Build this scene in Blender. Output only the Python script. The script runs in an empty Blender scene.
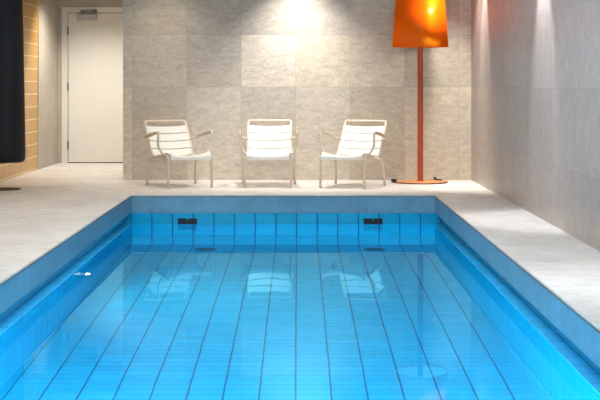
import bpy, bmesh, math, random
from mathutils import Vector, Matrix
random.seed(7)
S = bpy.context.scene
COL = S.collection
PI = math.pi

# ------------------------------------------------------------------ node helpers
class NT:
    def __init__(s, name):
        s.m = bpy.data.materials.new(name); s.m.use_nodes = True
        s.t = s.m.node_tree; s.t.nodes.clear()
        s.out = s.t.nodes.new('ShaderNodeOutputMaterial')
    def n(s, typ, **kw):
        x = s.t.nodes.new(typ)
        for k, v in kw.items(): setattr(x, k, v)
        return x
    def l(s, a, b): s.t.links.new(a, b)
    def put(s, sock, v):
        if isinstance(v, bpy.types.NodeSocket): s.l(v, sock)
        elif isinstance(v, (tuple, list)) and len(v) == 3 and sock.type == 'RGBA': sock.default_value = (*v, 1)
        else: sock.default_value = v
    def math(s, op, a, b=None, c=None, clamp=False):
        x = s.n('ShaderNodeMath', operation=op, use_clamp=clamp)
        s.put(x.inputs[0], a)
        if b is not None: s.put(x.inputs[1], b)
        if c is not None: s.put(x.inputs[2], c)
        return x.outputs[0]
    def mix(s, f, a, b, blend='MIX'):
        x = s.n('ShaderNodeMix', data_type='RGBA', blend_type=blend)
        s.put(x.inputs[0], f); s.put(x.inputs[6], a); s.put(x.inputs[7], b)
        return x.outputs[2]
    def pos(s):
        g = s.n('ShaderNodeTexCoord'); sp = s.n('ShaderNodeSeparateXYZ')
        s.l(g.outputs['Object'], sp.inputs[0]); return g.outputs['Object'], sp.outputs
    def noise(s, vec, scale, detail=4, rough=.55, stretch=None, w=None):
        if stretch is not None:
            mp = s.n('ShaderNodeMapping'); mp.inputs['Scale'].default_value = stretch
            s.l(vec, mp.inputs[0]); vec = mp.outputs[0]
        x = s.n('ShaderNodeTexNoise'); s.l(vec, x.inputs['Vector'])
        x.inputs['Scale'].default_value = scale; x.inputs['Detail'].default_value = detail; x.inputs['Roughness'].default_value = rough
        return x.outputs['Fac']
    def ramp(s, f, lo, hi, a, b):
        x = s.n('ShaderNodeMapRange', clamp=True)
        s.put(x.inputs[0], f); x.inputs[1].default_value = lo; x.inputs[2].default_value = hi
        x.inputs[3].default_value = a; x.inputs[4].default_value = b
        return x.outputs[0]
    def joint(s, u, size, off, w):
        """1 on joints of width w (metres) every size along u; also the cell number"""
        q = s.math('DIVIDE', s.math('SUBTRACT', u, off), size)
        fr = s.math('FRACT', q)
        d = s.math('MINIMUM', fr, s.math('SUBTRACT', 1.0, fr))
        on = s.ramp(s.math('MULTIPLY', d, size), w*.35, w*.65, 1, 0)
        return on, s.math('FLOOR', q)
    def cell(s, a, b, seed=0.0):
        c = s.n('ShaderNodeCombineXYZ'); s.put(c.inputs[0], a); s.put(c.inputs[1], b); c.inputs[2].default_value = seed
        w = s.n('ShaderNodeTexWhiteNoise', noise_dimensions='3D'); s.l(c.outputs[0], w.inputs[0])
        return w.outputs[0]
    def bsdf(s, color, rough=.5, metal=0, spec=.5, bump=None, bstr=.1, bdist=.01, coat=0, coat_rough=.05):
        b = s.n('ShaderNodeBsdfPrincipled')
        s.put(b.inputs['Base Color'], color); s.put(b.inputs['Roughness'], rough)
        s.put(b.inputs['Metallic'], metal); s.put(b.inputs['Specular IOR Level'], spec)
        s.put(b.inputs['Coat Weight'], coat); s.put(b.inputs['Coat Roughness'], coat_rough)
        if bump is not None:
            k = s.n('ShaderNodeBump'); k.inputs['Strength'].default_value = bstr; k.inputs['Distance'].default_value = bdist
            s.l(bump, k.inputs['Height']); s.l(k.outputs[0], b.inputs['Normal'])
        s.l(b.outputs[0], s.out.inputs[0]); return s.m

def plain(name, color, rough=.5, metal=0, spec=.5, coat=0, vary=.06, scale=14):
    t = NT(name); v, _ = t.pos()
    f = t.noise(v, scale, 3)
    c = t.mix(f, tuple(x*(1-vary) for x in color), tuple(min(1, x*(1+vary)) for x in color))
    return t.bsdf(c, rough, metal, spec, coat=coat)

def stone(name, base, ua, va, us, uo, vs, vo, jw=.004, jdark=.62, tint=.16, vein=.22, rough=.5, stretch=(1, 1, 1), warm=.03, bstr=.25, seed=0., hue=0, grain=.18, vmin=None):
    t = NT(name); v, xyz = t.pos()
    j1, c1 = t.joint(xyz[ua], us, uo, jw); vc = xyz[va] if vmin is None else t.math('MAXIMUM', xyz[va], vmin)
    j2, c2 = t.joint(vc, vs, vo, jw)
    r = t.cell(c1, c2, seed)
    off = t.n('ShaderNodeVectorMath', operation='ADD')
    cc = t.n('ShaderNodeCombineXYZ'); t.l(t.math('MULTIPLY', r, 37.), cc.inputs[0]); t.l(t.math('MULTIPLY', r, 19.), cc.inputs[2])
    t.l(v, off.inputs[0]); t.l(cc.outputs[0], off.inputs[1]); vv = off.outputs[0]
    n1 = t.noise(vv, 2.2, 6, .6, stretch); n2 = t.noise(vv, 9, 7, .68, stretch); n3 = t.noise(vv, 42, 4, .7, stretch)
    f = t.math('ADD', t.math('MULTIPLY', n1, .58-grain), t.math('ADD', t.math('MULTIPLY', n2, .42), t.math('MULTIPLY', n3, grain)))
    f = t.ramp(f, .34, .66, 0, 1)
    dk = tuple(x*(1-vein)*(1-warm*k) for k, x in enumerate(base)); lt = tuple(min(.95, x*(1+vein*.7)) for x in base)
    c = t.mix(f, dk, lt)
    k = t.ramp(r, 0, 1, 1-tint, 1+tint)
    kk = t.n('ShaderNodeCombineColor'); [t.l(k, kk.inputs[i]) for i in range(3)]
    c = t.mix(1.0, c, kk.outputs[0], 'MULTIPLY')
    if hue:
        c = t.mix(t.math('MULTIPLY', t.cell(c1, c2, seed+5.), hue), c, (1.0, .93, .82), 'MULTIPLY')
    j = t.math('MAXIMUM', j1, j2)
    c = t.mix(t.math('MULTIPLY', j, 1-jdark), c, tuple(x*.25 for x in base))
    h = t.math('SUBTRACT', t.math('ADD', t.math('MULTIPLY', n2, .8), t.math('MULTIPLY', n3, .35)), t.math('MULTIPLY', j, .6))
    return t.bsdf(c, rough, bump=h, bstr=bstr, bdist=.006)

def tile(name, base, ua, va, us, uo, vs, vo, jw=.011, jw2=.005, grout=(.004, .08, .19), g2=.5, rough=.2, tint=.07):
    """pool tile: strong dark joints across u, fine faint ones across v"""
    t = NT(name); v, xyz = t.pos()
    j1, c1 = t.joint(xyz[ua], us, uo, jw); j2, c2 = t.joint(xyz[va], vs, vo, jw2)
    r = t.cell(c1, c2)
    k = t.ramp(r, 0, 1, 1-tint, 1+tint)
    kk = t.n('ShaderNodeCombineColor'); [t.l(k, kk.inputs[i]) for i in range(3)]
    c = t.mix(1.0, base, kk.outputs[0], 'MULTIPLY')
    c = t.mix(t.math('MULTIPLY', j2, g2), c, grout); c = t.mix(t.math('MULTIPLY', j1, .92), c, grout)
    h = t.math('SUBTRACT', 1., t.math('MAXIMUM', j1, j2))
    return t.bsdf(c, rough, bump=h, bstr=.2, bdist=.003)

# ------------------------------------------------------------------ mesh helpers
def link(name, bm, mat, parent=None, smooth=False, bevel=None, mats=None):
    me = bpy.data.meshes.new(name); bmesh.ops.recalc_face_normals(bm, faces=bm.faces[:]); bm.to_mesh(me); bm.free()
    o = bpy.data.objects.new(name, me); COL.objects.link(o)
    for m in (mats or [mat]): me.materials.append(m)
    if smooth:
        for p in me.polygons: p.use_smooth = True
    if bevel:
        b = o.modifiers.new('bevel', 'BEVEL'); b.width = bevel; b.segments = 3; b.limit_method = 'ANGLE'; b.angle_limit = math.radians(40)
    if parent: o.parent = parent
    return o
def box(bm, x0, x1, y0, y1, z0, z1):
    vs = [bm.verts.new((x, y, z)) for x in (x0, x1) for y in (y0, y1) for z in (z0, z1)]
    for f in ((0, 1, 3, 2), (4, 6, 7, 5), (0, 4, 5, 1), (2, 3, 7, 6), (0, 2, 6, 4), (1, 5, 7, 3)):
        bm.faces.new([vs[i] for i in f])
def boxo(name, b, mat, parent=None, bevel=None):
    bm = bmesh.new(); box(bm, *b); return link(name, bm, mat, parent, bevel=bevel)
def lathe(bm, prof, seg=48, axis='Z', c=(0, 0, 0), closed=False):
    rings = []
    for (r, h) in prof:
        ring = []
        for i in range(seg):
            a = 2*PI*i/seg; p, q = r*math.cos(a), r*math.sin(a)
            co = (p, q, h) if axis == 'Z' else ((h, p, q) if axis == 'X' else (p, h, q))
            ring.append(bm.verts.new(Vector(co)+Vector(c)))
        rings.append(ring)
    n = len(rings)
    for k in range(n if closed else n-1):
        a, b = rings[k], rings[(k+1) % n]
        for i in range(seg): bm.faces.new((a[i], a[(i+1) % seg], b[(i+1) % seg], b[i]))
    if not closed:
        for ring in (rings[0], rings[-1]):
            if (ring[0].co-ring[seg//2].co).length > 1e-5: bm.faces.new(ring)
def fillet(pts, r, n=7):
    """round the corners of a polyline"""
    P = [Vector(p) for p in pts]; out = [P[0]]
    for i in range(1, len(P)-1):
        a, b, c = P[i-1], P[i], P[i+1]
        rr = min(r if not isinstance(r, (list, tuple)) else r[i], (a-b).length*.48, (c-b).length*.48)
        p, q = b+(a-b).normalized()*rr, b+(c-b).normalized()*rr
        for k in range(n+1):
            u = k/n; out.append(p*(1-u)**2 + b*2*u*(1-u) + q*u*u)
    out.append(P[-1]); return out
def tube(bm, path, r, seg=12):
    P = [Vector(p) for p in path]
    P = [p for i, p in enumerate(P) if i == 0 or (p-P[i-1]).length > 1e-5]
    T = [(P[min(i+1, len(P)-1)]-P[max(i-1, 0)]).normalized() for i in range(len(P))]
    u = T[0].orthogonal().normalized(); rings = []
    for i, p in enumerate(P):
        u = (u-T[i]*u.dot(T[i])).normalized(); w = T[i].cross(u)
        rings.append([bm.verts.new(p+(u*math.cos(2*PI*k/seg)+w*math.sin(2*PI*k/seg))*r) for k in range(seg)])
    for a, b in zip(rings, rings[1:]):
        for k in range(seg): bm.faces.new((a[k], a[(k+1) % seg], b[(k+1) % seg], b[k]))
    bm.faces.new(rings[0]); bm.faces.new(rings[-1])
def tubeo(name, path, r, mat, parent=None, seg=12):
    bm = bmesh.new(); tube(bm, path, r, seg)
    o = link(name, bm, mat, parent, smooth=True); return o
def strip(bm, prof, hw, t, crown=.0):
    """a curved slat: profile of (y,z) points, half width hw across x, thickness t, solid"""
    P = [Vector((0, y, z)) for y, z in prof]; N = []
    for i in range(len(P)):
        d = P[min(i+1, len(P)-1)]-P[max(i-1, 0)]; N.append(Vector((0, -d.z, d.y)).normalized())
    nx = 8; top = []; bot = []
    for p, n in zip(P, N):
        a, b = [], []
        for k in range(nx+1):
            s = -1+2*k/nx; sag = -crown*(1-s*s)
            a.append(bm.verts.new(p+n*(t/2+sag)+Vector((s*hw, 0, 0)))); b.append(bm.verts.new(p+n*(-t/2+sag)+Vector((s*hw, 0, 0))))
        top.append(a); bot.append(b)
    for i in range(len(P)-1):
        for k in range(nx):
            bm.faces.new((top[i][k], top[i][k+1], top[i+1][k+1], top[i+1][k]))
            bm.faces.new((bot[i][k+1], bot[i][k], bot[i+1][k], bot[i+1][k+1]))
        for k in (0, nx):
            bm.faces.new((top[i][k], top[i+1][k], bot[i+1][k], bot[i][k]))
    for i in (0, -1):
        for k in range(nx): bm.faces.new((top[i][k], top[i][k+1], bot[i][k+1], bot[i][k]))
def empty(name, loc=(0, 0, 0), rz=0):
    o = bpy.data.objects.new(name, None); COL.objects.link(o); o.location = loc; o.rotation_euler = (0, 0, rz)
    o.empty_display_size = .1; return o
def tag(o, label=None, cat=None, group=None, kind=None):
    if label: o['label'] = label
    if cat: o['category'] = cat
    if group: o['group'] = group
    if kind: o['kind'] = kind
    return o
def struct(o, label=None): o['kind'] = 'structure'; (label and o.__setitem__('label', label)); return o
def copy_tree(o, parent=None):
    c = o.copy(); COL.objects.link(c)
    if parent: c.parent = parent
    for ch in [x for x in bpy.data.objects if x.parent == o]: copy_tree(ch, c)
    return c

# ------------------------------------------------------------------ layout (metres, camera at origin looking +Y)
FX0, FX1, FY = -1.653, 1.356, 13.38         # stone edge of the pool
REC = .08                                  # undercut beneath the stone on both long sides
WL, ZF = -.29, -1.82                        # water level, pool floor
NEAR = 2.0
BW, RX, LX, DW = 15.47, 1.985, -3.34, 18.8  # back wall, right wall, left wall, door wall
CZ = 2.60
TS = .2048

# ------------------------------------------------------------------ materials
WARM = (.50, .455, .385)
M_back = stone('limestone_back', (.565, .51, .44), 0, 2, .624, -1.90, .5975, .468, tint=.17, vein=.36, stretch=(1, 1, 2.2), hue=.8, grain=.46, seed=4., vmin=.7)
M_right = stone('limestone_right', (.45, .415, .40), 1, 2, 1.2, 15.47-12.1, .5975, .468, tint=.10, vein=.30, stretch=(1, 1, .9), hue=.3, grain=.42, seed=3., rough=.42)
M_left = stone('limestone_passage', (.52, .475, .40), 1, 2, 1.2, 17.3, .5975, .468, tint=.08, vein=.18)
M_deck = stone('limestone_deck', (.76, .725, .69), 0, 1, .9, .155, .9, .2, jw=.003, jdark=.9, tint=.035, vein=.24, rough=.45, bstr=.12)
M_fascia = stone('limestone_edge_blue_lit', (.165, .36, .48), 0, 1, 1.17, FX0, 1.17, .5, jw=.004, jdark=.7, tint=.06, vein=.26, rough=.4, bstr=.12)  # grey stone with the pool's blue light put into its colour
POOL = (.001, .405, .65)
M_tfloor = tile('pool_tile_floor', POOL, 0, 1, TS, FX0, .1024, 0, jw=.0105, jw2=.014, g2=.33, rough=.5)
M_tback = tile('pool_tile_end', POOL, 0, 2, TS, FX0, .1024, -.18, jw=.012, jw2=.006, g2=.3)
M_tside = tile('pool_tile_side', POOL, 1, 2, TS, .1, .1024, -.18, jw=.006, jw2=.005, g2=.25, grout=(.01, .16, .33))
M_ledge = tile('pool_tile_ledge', (.015, .47, .84), 1, 0, TS, .1, 5.0, -2.4, grout=(.01, .16, .33), jw=.012, jw2=.001, g2=0, rough=.6)
M_ceil = plain('ceiling_paint', (.75, .74, .72), .9)
M_tube = plain('cream_lacquered_tube', (.68, .585, .46), .35, vary=.02)
M_chair = plain('white_lacquered_metal', (.76, .735, .68), .35, vary=.02)
M_paint = plain('door_paint', (.80, .77, .70), .45, vary=.02, scale=3)
M_frame = plain('door_frame_paint', (.78, .745, .67), .45, vary=.02, scale=3)
M_steel = plain('dull_steel', (.22, .20, .18), .4, metal=.8)
M_silver = plain('silver_steel', (.50, .49, .46), .45, metal=.3)
M_blackpl = plain('black_plastic', (.006, .008, .012), .4)
M_dark = plain('dark_gap', (.02, .018, .015), .8)
def lacquer():
    t = NT('orange_metallic_lacquer')
    d = t.n('ShaderNodeBsdfDiffuse'); d.inputs[0].default_value = (.92, .085, .002, 1)
    g = t.n('ShaderNodeBsdfGlossy'); g.inputs['Color'].default_value = (1, .44, .010, 1); g.inputs['Roughness'].default_value = .95; g.inputs['Anisotropy'].default_value = .7
    tg = t.n('ShaderNodeTangent', direction_type='RADIAL', axis='Z'); t.l(tg.outputs[0], g.inputs['Tangent'])
    m = t.n('ShaderNodeMixShader'); m.inputs[0].default_value = .24; t.l(d.outputs[0], m.inputs[1]); t.l(g.outputs[0], m.inputs[2])
    k = t.n('ShaderNodeBsdfGlossy'); k.inputs['Roughness'].default_value = .22; k.inputs['Color'].default_value = (1, .9, .8, 1)
    m2 = t.n('ShaderNodeMixShader'); m2.inputs[0].default_value = .008; t.l(m.outputs[0], m2.inputs[1]); t.l(k.outputs[0], m2.inputs[2])
    t.l(m2.outputs[0], t.out.inputs[0]); return t.m
M_orange = lacquer()
M_orpole = plain('orange_pole_lacquer', (.37, .052, .009), .4, coat=.1, vary=.05)
M_orbase = plain('orange_base_lacquer', (.60, .26, .09), .35, vary=.06)
M_orrim = plain('dark_brown_rim', (.10, .025, .012), .5)
M_cord = plain('black_rubber', (.012, .010, .010), .5)
def glow():
    t = NT('lit_opal_glass'); e = t.n('ShaderNodeEmission'); e.inputs[0].default_value = (1, .86, .66, 1); e.inputs[1].default_value = 12
    t.l(e.outputs[0], t.out.inputs[0]); return t.m
M_bulb = glow()
M_lining = plain('white_lining', (.86, .84, .80), .7)
M_black = plain('black_leather', (.008, .009, .012), .55, spec=.3, vary=.15, scale=40)
M_shadow = plain('dark_brown_shadow', (.035, .028, .022), .5, vary=.2)
M_trim = plain('pale_metal_strip', (.66, .58, .46), .4)
M_chrome = plain('polished_steel', (.85, .88, .90), .12, metal=1.)
def lens():
    t = NT('lit_lens'); e = t.n('ShaderNodeEmission'); e.inputs[0].default_value = (.8, .97, 1, 1); e.inputs[1].default_value = 3.0
    t.l(e.outputs[0], t.out.inputs[0]); return t.m
M_lens = lens()
M_white = plain('white_fitting', (.9, .95, .95), .2)

def golden():
    t = NT('golden_glazed_tile'); v, xyz = t.pos()
    j1, c1 = t.joint(xyz[1], .62, 17.33-6.2, .007); j2, c2 = t.joint(xyz[2], .159, .02, .012)
    r = t.cell(c1, c2); n = t.noise(v, 5, 5, .6, (1, 1, 5))
    c = t.mix(t.ramp(t.math('ADD', t.math('MULTIPLY', r, .45), t.math('MULTIPLY', n, .55)), .25, .75, 0, 1), (.50, .245, .04), (.66, .37, .08))
    c = t.mix(t.math('MAXIMUM', j1, j2), c, (.85, .74, .50))
    return t.bsdf(c, .3, bump=n, bstr=.1, bdist=.005)
M_gold = golden()

def water():
    t = NT('clear_water'); v, _ = t.pos()
    k = t.n('ShaderNodeBump'); k.inputs['Strength'].default_value = .06; k.inputs['Distance'].default_value = .01
    t.l(t.noise(v, 2.6, 2, .5, (1.3, .7, 1)), k.inputs['Height'])
    gl = t.n('ShaderNodeBsdfGlossy'); gl.inputs['Color'].default_value = (.27, .78, 1, 1); gl.inputs['Roughness'].default_value = 0
    rf = t.n('ShaderNodeBsdfRefraction'); rf.inputs['IOR'].default_value = 1.333; rf.inputs['Roughness'].default_value = 0
    rf.inputs['Color'].default_value = (.93, .995, 1, 1)
    fr = t.n('ShaderNodeFresnel'); fr.inputs['IOR'].default_value = 1.333
    for x in (gl, rf, fr): t.l(k.outputs[0], x.inputs['Normal'])
    mx = t.n('ShaderNodeMixShader'); t.l(t.math('MULTIPLY', fr.outputs[0], .80), mx.inputs[0])
    t.l(rf.outputs[0], mx.inputs[1]); t.l(gl.outputs[0], mx.inputs[2])
    t.l(mx.outputs[0], t.out.inputs[0]); return t.m
M_water = water()

# ------------------------------------------------------------------ shell
def prism_floor():
    bm = bmesh.new(); T = -.012
    box(bm, LX, FX0, -1, DW, T, 0)              # left deck and passage
    box(bm, FX1, RX, -1, BW, T, 0)              # right deck
    box(bm, FX0, FX1, FY, BW, T, 0)             # far deck
    box(bm, FX0, FX1, -1, NEAR, T, 0)           # near deck
    box(bm, FX0, -.9, BW, DW, T, 0)             # passage behind the wall
    bmesh.ops.remove_doubles(bm, verts=bm.verts[:], dist=1e-4)
    return link('floor', bm, M_deck)
struct(prism_floor())
bm = bmesh.new()                                # stone edge of the pool, four lengths
Z0, Z1, TH = -.18, -.013, .15
box(bm, FX0-TH, FX0, NEAR, FY, Z0, Z1); struct(link('trim_1', bm, M_fascia, bevel=.006))
bm = bmesh.new(); box(bm, FX1, FX1+TH, NEAR, FY, Z0, Z1); struct(link('trim_2', bm, M_fascia, bevel=.006))
bm = bmesh.new(); box(bm, FX0-TH, FX1+TH, FY, FY+TH, Z0, Z1); struct(link('trim_3', bm, M_fascia, bevel=.004))
bm = bmesh.new(); box(bm, FX0-TH, FX1+TH, NEAR-TH, NEAR, Z0, Z1); struct(link('trim_4', bm, M_fascia, bevel=.004))
# thin dark seal line under the paving
for i, b in enumerate([(FX0-.1, FX0+.004, NEAR, FY+.004), (FX1-.004, FX1+.1, NEAR, FY+.004), (FX0, FX1, FY-.004, FY+.1)]):
    bm = bmesh.new(); box(bm, b[0], b[1], b[2], b[3], -.0185, -.0115); struct(link('trim_%d' % (5+i), bm, plain('edge_seal', (.16, .13, .10), .6)))
# tiled pool: undercut back faces, ledges at water level, walls, ends, floor
for nm, s, x in (('left', -1, FX0), ('right', 1, FX1)):
    a, b = sorted((x+s*REC, x+s*(REC+.12)))
    struct(boxo('pool_side_upper_%s' % nm, (a, b, NEAR, FY, WL-.05, Z0), M_tside))
    a, b = sorted((x, x+s*.3))
    struct(boxo('pool_side_%s' % nm, (a, b, NEAR, FY, ZF-.1, WL-.02), M_tside))
    a, b = sorted((x-s*.004, x+s*REC))
    struct(boxo('trim_pool_ledge_%s' % nm, (a, b, NEAR, FY, WL-.02, WL+.004), M_ledge, bevel=.003))
struct(boxo('pool_end_far', (FX0-.3, FX1+.3, FY, FY+.2, ZF-.1, Z0), M_tback))
struct(boxo('pool_end_near', (FX0-.3, FX1+.3, NEAR-.2, NEAR, ZF-.1, Z0), M_tback))
struct(boxo('floor_pool', (FX0-.3, FX1+.3, NEAR-.2, FY+.2, ZF-.1, ZF), M_tfloor))
w = boxo('pool_water', (FX0-.02, FX1+.02, NEAR-.02, FY+.02, ZF-.02, WL), M_water)
tag(w, 'calm clear blue water filling the tiled swimming pool', 'water', kind='stuff')
# walls
struct(boxo('wall_back', (-2.005, RX+.2, BW, BW+.25, 0, CZ), M_back))
struct(boxo('wall_right', (RX, RX+.2, -1, BW, 0, CZ), M_right))
struct(boxo('wall_left_tiled', (LX-.2, LX, -1, 17.33, 0, CZ), M_gold))
struct(boxo('wall_left', (LX-.2, LX-.004, 17.36, DW, 0, CZ), M_left))
struct(boxo('trim_left', (LX-.2, LX+.012, 17.33, 17.36, 0, CZ), M_trim))
bm = bmesh.new()
box(bm, LX-.2, -3.285, DW, DW+.2, 0, CZ); box(bm, -3.285, -2.2, DW, DW+.2, 2.17, CZ); box(bm, -2.2, -.9, DW, DW+.2, 0, CZ)
struct(link('wall_passage_end', bm, M_left))
struct(boxo('wall_passage_right', (-.9, -.7, BW+.25, DW, 0, CZ), M_left))
struct(boxo('ceiling', (LX-.2, RX+.2, -1, DW+.2, CZ, CZ+.1), M_ceil))

# door with frame, hinges, closer
d = struct(empty('door_1', (-2.74, DW, 0)), 'plain white door with overhead closer at the end of the passage')
def dp(name, b, mat, par=d, bevel=None):
    return boxo(name, (b[0]+2.74, b[1]+2.74, b[2]-DW, b[3]-DW, b[4], b[5]), mat, par, bevel)
bm = bmesh.new()
for b in ((-3.29, -3.205, 0, 2.17), (-2.28, -2.195, 0, 2.17), (-3.205, -2.28, 2.095, 2.17)):
    box(bm, b[0]+2.74, b[1]+2.74, -.018, .12, b[2], b[3])
link('door_frame', bm, M_frame, d, bevel=.004)
dp('door_leaf', (-3.197, -2.288, DW-.006, DW+.04, .012, 2.088), M_paint, bevel=.002)
dp('threshold', (-3.205, -2.28, DW+.005, DW+.12, 0, .010), M_dark)
dp('rebate', (-3.205, -2.28, DW+.05, DW+.12, .010, 2.095), M_dark)
for z in (.25, 1.06, 1.84):
    bm = bmesh.new(); lathe(bm, [(.011, z-.06), (.011, z+.06)], 12, 'Z', (-3.202+2.74, -.017, 0))
    link('hinge', bm, M_steel, d, smooth=False)
c = dp('door_closer', (-3.07, -2.80, DW-.05, DW-.006, 1.985, 2.075), M_silver, bevel=.008)
bm = bmesh.new(); box(bm, -3.02+2.74, -2.79+2.74, -.085, -.055, 2.100, 2.128); box(bm, -3.01+2.74, -2.97+2.74, -.07, -.04, 2.06, 2.13); box(bm, -2.85+2.74, -2.80+2.74, -.085, -.018, 2.105, 2.135)
link('closer_arm', bm, M_steel, c, bevel=.004)

# ------------------------------------------------------------------ armchairs
def bez(pts, n=12):
    """Catmull-Rom through (y,z) points"""
    P = [Vector(p) for p in pts]; P = [P[0]*2-P[1]]+P+[P[-1]*2-P[-2]]; out = []
    for i in range(1, len(P)-2):
        a, b, c, e = P[i-1:i+3]
        for k in range(n):
            u = k/n; out.append(.5*((2*b)+(c-a)*u+(2*a-5*b+4*c-e)*u*u+(3*b-a-3*c+e)*u**3))
    out.append(P[-2]); return out
def arclen(P):
    L = [0]
    for a, b in zip(P, P[1:]): L.append(L[-1]+(b-a).length)
    return L
def sub(P, L, s0, s1, n=7):
    out = []
    for k in range(n+1):
        s = s0+(s1-s0)*k/n
        i = max(j for j in range(len(L)-1) if L[j] <= s+1e-9); u = (s-L[i])/max(1e-9, L[i+1]-L[i])
        out.append(P[i].lerp(P[i+1], u))
    return out
PROFILE = bez([(-.312, .300), (-.304, .345), (-.255, .372), (-.14, .358), (.02, .333), (.13, .320), (.200, .335), (.260, .392), (.355, .525), (.440, .640)])
LEN = arclen(PROFILE); TOT = LEN[-1]
def make_chair():
    r = empty('armchair')
    HW = .228
    seat_end = next(LEN[i] for i, p in enumerate(PROFILE) if p.x > .185)
    gap = .011
    n = 4; w = (seat_end-gap*(n-1))/n
    for k in range(n):
        bm = bmesh.new(); strip(bm, sub(PROFILE, LEN, k*(w+gap), k*(w+gap)+w, 10), HW, .010, .042)
        link('seat_slat', bm, M_chair, r, smooth=False, bevel=.002)
    n = 4; s0 = seat_end+gap; w = (TOT-s0-gap*(n-1))/n
    for k in range(n):
        bm = bmesh.new(); strip(bm, sub(PROFILE, LEN, s0+k*(w+gap), s0+k*(w+gap)+w, 6), HW, .010, .022)
        link('back_slat', bm, M_chair, r, smooth=False, bevel=.002)
    # back and seat frame: one bent tube
    side = [p for i, p in enumerate(PROFILE) if i % 4 == 0 and LEN[i] > .07]
    X = .237; R = .0142
    left = [(-X, p.x, p.y-.006) for p in side]; tp = [(-X, .478, .690), (X, .478, .690)]; right = [(X, p.x, p.y-.006) for p in reversed(side)]
    path = fillet(left+tp+right, [0]*len(left)+[.055, .055]+[0]*len(right))
    tubeo('back_frame', path, R, M_tube, r)
    for s in (-1, 1):
        tubeo('leg', fillet([(s*.246, -.285, 0), (s*.246, -.278, .345), (s*.240, -.10, .338)], .05), R, M_tube, r)
        tubeo('leg', fillet([(s*.285, .285, 0), (s*.268, .225, .285), (s*.240, .02, .308)], .07), R, M_tube, r)
        arm = tubeo('arm_tube', fillet([(s*.243, -.20, .350), (s*.262, -.135, .372), (s*.302, -.125, .44), (s*.308, -.150, .588), (s*.308, .285, .512), (s*.240, .322, .496)], [0, .03, .05, .035, .05, 0]), 0.0128, M_tube, r)
        bm = bmesh.new(); strip(bm, [(-.135+.40*k/8, .591-.070*k/8+.004*math.sin(PI*k/8)) for k in range(9)], .023, .009)
        bmesh.ops.translate(bm, verts=bm.verts[:], vec=(s*.308, 0, .006))
        link('armrest', bm, M_tube, arm, bevel=.003)
    tubeo('stretcher', [(-.240, -.08, .325), (.240, -.08, .325)], .010, M_tube, r)
    tubeo('stretcher', [(-.240, .08, .305), (.240, .08, .305)], .010, M_tube, r)
    return r
chair = make_chair()
spots = [(-1.262, 14.50, math.radians(26), 'white slatted metal armchair turned right, beside the end of the stone wall'),
         (-.318, 14.59, math.radians(0), 'white slatted metal armchair facing straight out, middle of the three'),
         (.572, 14.49, math.radians(-22), 'white slatted metal armchair turned left, next to the orange lamp')]
for i, (x, y, a, lab) in enumerate(spots):
    o = chair if i == 0 else copy_tree(chair)
    o.location = (x, y, 0); o.rotation_euler = (0, 0, a)
    tag(o, lab, 'chair', 'white armchairs by the pool')

# ------------------------------------------------------------------ floor lamp
L = tag(empty('floor_lamp', (1.366, 15.08, 0)), 'tall orange floor lamp with glossy tapered shade and round base', 'lamp')
bm = bmesh.new(); lathe(bm, [(0, .018), (.295, .016), (.301, .013)], 72)
b_ = link('base', bm, M_orbase, L, smooth=True)
bm = bmesh.new(); lathe(bm, [(.304, 0), (.306, .004), (.305, .011), (.300, .0135), (.29, .010), (.29, 0)], 72, closed=True)
link('rim', bm, M_orrim, b_)
bm = bmesh.new(); lathe(bm, [(.045, .015), (.045, .022), (.032, .026), (.031, 1.62), (.0, 1.625)], 32); link('pole', bm, M_orpole, L, smooth=False)
bm = bmesh.new(); lathe(bm, [(.312, 1.513), (.2745, 2.035), (.2705, 2.035), (.308, 1.513)], 96, closed=True)
sh = link('lamp_shade', bm, M_orange, L, smooth=True)
for p in sh.data.polygons: p.use_smooth = abs(p.normal.z) < .5
bm = bmesh.new(); lathe(bm, [(.3050, 1.535), (.2695, 2.030), (.2675, 2.030), (.3030, 1.535)], 96, closed=True); link('lining', bm, M_lining, sh, smooth=True)
bm = bmesh.new(); lathe(bm, [(0, 2.005), (.268, 2.005), (.268, 2.010), (0, 2.010)], 64); link('top_light_block', bm, M_lining, sh)  # unseen disc added to stop light falling through the open shade
bm = bmesh.new()
for k in range(3):
    a = k*2*PI/3+.4; tube(bm, [(0, 0, 1.60), (.303*math.cos(a), .303*math.sin(a), 1.60)], .004, 8)
link('shade_holder', bm, M_steel, sh)
bm = bmesh.new(); lathe(bm, [(.0, 1.62), (.02, 1.625), (.022, 1.68), (.05, 1.75), (.06, 1.80), (.045, 1.85), (0, 1.865)], 24); link('bulb', bm, M_bulb, L, smooth=True)
tubeo('cord', fillet([(-.292, -.09, .019), (-.315, -.07, .030), (-.322, -.02, .014), (-.295, .10, .008), (-.22, .23, .007), (0, .325, .007), (.18, .265, .008), (.205, .215, .030), (.17, .19, .050), (.18, .165, .024), (.25, .10, .024)], .05), .0075, M_cord, L)
bm = bmesh.new(); lathe(bm, [(0, -.03), (.016, -.028), (.019, 0), (.016, .03), (0, .032)], 16, 'X', (-.300, -.075, .030)); link('cord_switch', bm, M_cord, L, smooth=True)

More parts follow.
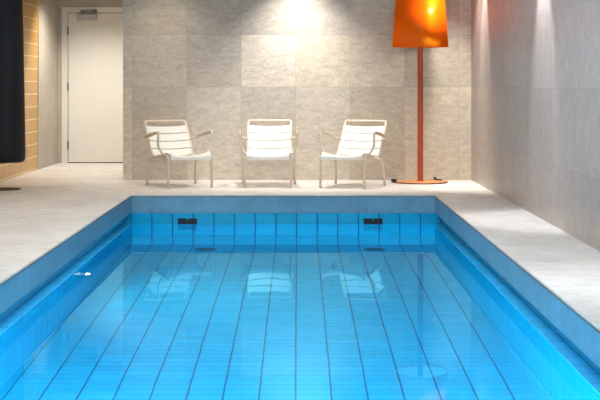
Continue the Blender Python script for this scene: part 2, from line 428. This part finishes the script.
# ------------------------------------------------------------------ black hanging cylinder at the left edge, dark disc below painting its shadow
B = tag(empty('hanging_cylinder', (-3.06, 14.1, 0)), 'tall black tapered cylinder hanging just above the floor at the left edge', 'hanging cylinder')
bm = bmesh.new(); lathe(bm, [(0, .283), (.17, .283), (.195, .292), (.208, .315), (.212, .36), (.19, 1.6), (.172, 2.24), (.15, 2.27), (0, 2.275)], 64)
link('body', bm, M_black, B, smooth=True)
bm = bmesh.new(); lathe(bm, [(.012, 2.27), (.012, CZ)], 12); link('suspension_rod', bm, M_steel, B)
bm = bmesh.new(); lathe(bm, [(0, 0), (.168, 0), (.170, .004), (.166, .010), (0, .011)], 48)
p = link('shadow_disc', bm, M_shadow); p.location = (-3.06, 14.08, 0)
tag(p, 'thin dark round disc painting the shadow on the pale floor below the black cylinder', 'shadow')

# ------------------------------------------------------------------ pool fittings
def skimmer(x, lab):
    r = tag(empty('pool_skimmer', (x, FY, -.262)), lab, 'skimmer', 'black skimmer slots at the pool end')
    bm = bmesh.new()
    w, h = .094, .030
    box(bm, -w, w, -.012, 0, h-.008, h); box(bm, -w, w, -.012, 0, -h, -h+.008); box(bm, -w, -w+.010, -.012, 0, -h, h); box(bm, w-.010, w, -.012, 0, -h, h)
    link('rim', bm, M_blackpl, r)
    bm = bmesh.new(); box(bm, -w+.010, w-.010, -.006, 0, -h+.008, h-.008); link('flap', bm, M_blackpl, r)
    bm = bmesh.new(); box(bm, -.008, .008, -.014, -.012, h-.012, h-.005); link('clip', bm, M_silver, r)
skimmer((187.5-298)*FY/1350, 'black skimmer slot in the pool end wall, in front of the left armchair')
skimmer((373-298)*FY/1350, 'black skimmer slot in the pool end wall, in front of the right armchair')
def drain(x, y, lab):
    r = tag(empty('pool_drain', (x, y, ZF)), lab, 'drain', 'dark round drains on the pool floor')
    bm = bmesh.new(); lathe(bm, [(0, .012), (.085, .012), (.092, .008), (.095, 0)], 40); link('cover', bm, M_blackpl, r)
    bm = bmesh.new(); lathe(bm, [(.095, .0), (.097, .006), (.106, .004), (.108, 0)], 40, closed=True); link('rim', bm, M_blackpl, r)
drain(-.897, 13.05, 'dark round drain on the pool floor below the left skimmer slot')
drain(.738, 13.05, 'dark round drain on the pool floor below the right skimmer slot')
n = tag(empty('pool_light', (FX0, 10.38, -.745)), 'small shiny round light on the left pool wall under water', 'pool light')
bm = bmesh.new(); lathe(bm, [(.06, 0), (.058, .008), (.050, .022), (.040, .024)], 32, 'X'); link('bezel', bm, M_chrome, n, smooth=True)
bm = bmesh.new(); lathe(bm, [(.042, .016), (.042, .030), (.034, .046), (.016, .056), (0, .058)], 32, 'X'); link('lens', bm, M_lens, n, smooth=True)

# ------------------------------------------------------------------ lights
def light(name, typ, loc, power, color=(1, 1, 1), target=None, size=None, size_y=None, angle=None, blend=.6, radius=.05, spread=None):
    d = bpy.data.lights.new(name, typ); d.energy = power; d.color = color
    o = bpy.data.objects.new(name, d); COL.objects.link(o); o.location = loc
    if target is not None: o.rotation_euler = (Vector(target)-Vector(loc)).to_track_quat('-Z', 'Y').to_euler()
    if typ == 'AREA':
        d.size = size
        if size_y: d.shape = 'RECTANGLE'; d.size_y = size_y
        if spread: d.spread = spread
    else:
        d.shadow_soft_size = radius
        if typ == 'SPOT': d.spot_size = math.radians(angle); d.spot_blend = blend
    return o
W1 = (1, .86, .68); W2 = (1, .95, .87); COOL = (.80, .93, 1)
light('ceiling_fill', 'AREA', (-.3, 8.0, CZ-.03), 135, (1, .97, .93), (-.3, 8.0, 0), 2.2, 7.0)  # unseen soft fill added to light the water and deck
light('daylight', 'AREA', (-.6, -.8, 1.5), 120, COOL, (.2, 10, .6), 4.0, 1.7)
light('downlight_back', 'SPOT', (0, 14.95, CZ-.02), 210, (1, .97, .93), (0, 15.35, .5), angle=95, blend=1)
light('downlight_back_left', 'SPOT', (-1.5, 14.8, CZ-.02), 50, W1, (-1.5, 15.3, 0), angle=100, blend=1)
light('downlight_right_far', 'SPOT', (1.75, 14.35, CZ-.02), 150, W2, (1.985, 14.35, 1.0), angle=46, blend=.7, radius=.03)
light('downlight_right_near', 'SPOT', (1.73, 10.9, CZ-.02), 190, (.95, .96, 1), (1.985, 10.9, 1.0), angle=50, blend=.7, radius=.03)
light('downlight_right_front', 'SPOT', (1.73, 7.4, CZ-.02), 150, (.88, .94, 1), (1.985, 7.4, 1.0), angle=55, blend=.8, radius=.03)
light('downlight_lamp', 'SPOT', (1.90, 14.62, CZ-.04), 290, W2, (1.45, 15.0, .9), angle=80, blend=.6, radius=.2)
light('downlight_chairs_left', 'SPOT', (-1.5, 13.6, CZ-.03), 72, W2, (-1.2, 14.6, .1), angle=80, blend=.9)
light('downlight_chairs_right', 'SPOT', (.1, 13.6, CZ-.03), 84, W2, (.1, 14.6, .1), angle=85, blend=.9)
light('passage_light', 'SPOT', (-2.62, 17.4, CZ-.03), 215, W2, (-2.65, 17.7, 0), angle=120, blend=.8, radius=.06)
light('tile_wall_light', 'SPOT', (-2.5, 15.6, CZ-.03), 42, W1, (-3.3, 15.8, .8), angle=90, blend=.8)
light('deck_light_left', 'SPOT', (-2.5, 12.0, CZ-.03), 80, (1, .95, .88), (-2.5, 12.0, 0), angle=95, blend=.8)
light('deck_light_left_near', 'SPOT', (-2.5, 8.6, CZ-.03), 65, (1, .95, .88), (-2.5, 8.6, 0), angle=95, blend=.8)
# unseen underwater fill lights added along the near pool walls, and the lit one further along
for s, x in ((-1, FX0), (1, FX1)):
    for y in (3.4, 5.2):
        light('underwater_fill', 'AREA', (x-s*.02, y, -1.0), 235 if s < 0 else 110, (.85, .97, 1), (x-s*2.2, y+3.0, -1.35), .25)
light('pool_light_beam', 'SPOT', (FX0+.07, 10.38, -.745), 75, (.85, .97, 1), (FX1, 10.38, -1.1), angle=165, blend=.4, radius=.03)

wld = bpy.data.worlds.new('room_ambient'); S.world = wld; wld.use_nodes = True
wld.node_tree.nodes['Background'].inputs[0].default_value = (.75, .85, 1, 1); wld.node_tree.nodes['Background'].inputs[1].default_value = .12

# ------------------------------------------------------------------ camera
cd = bpy.data.cameras.new('camera'); co = bpy.data.objects.new('camera', cd); COL.objects.link(co)
co.location = (0, 0, 1.1); co.rotation_euler = (PI/2, 0, 0)
cd.sensor_width = 36; cd.lens = 1350/600*36; cd.shift_x = 2/600; cd.shift_y = -116/600; cd.clip_end = 100
S.camera = co
S.view_settings.view_transform = 'Standard'; S.view_settings.look = 'None'; S.view_settings.gamma = 1; S.view_settings.exposure = 0
S.view_settings.use_curve_mapping = False
cy = S.cycles
cy.use_denoising = True; cy.max_bounces = 14; cy.diffuse_bounces = 5; cy.glossy_bounces = 5; cy.transmission_bounces = 10
cy.sample_clamp_indirect = 6; cy.caustics_reflective = True; cy.caustics_refractive = True; cy.blur_glossy = .3
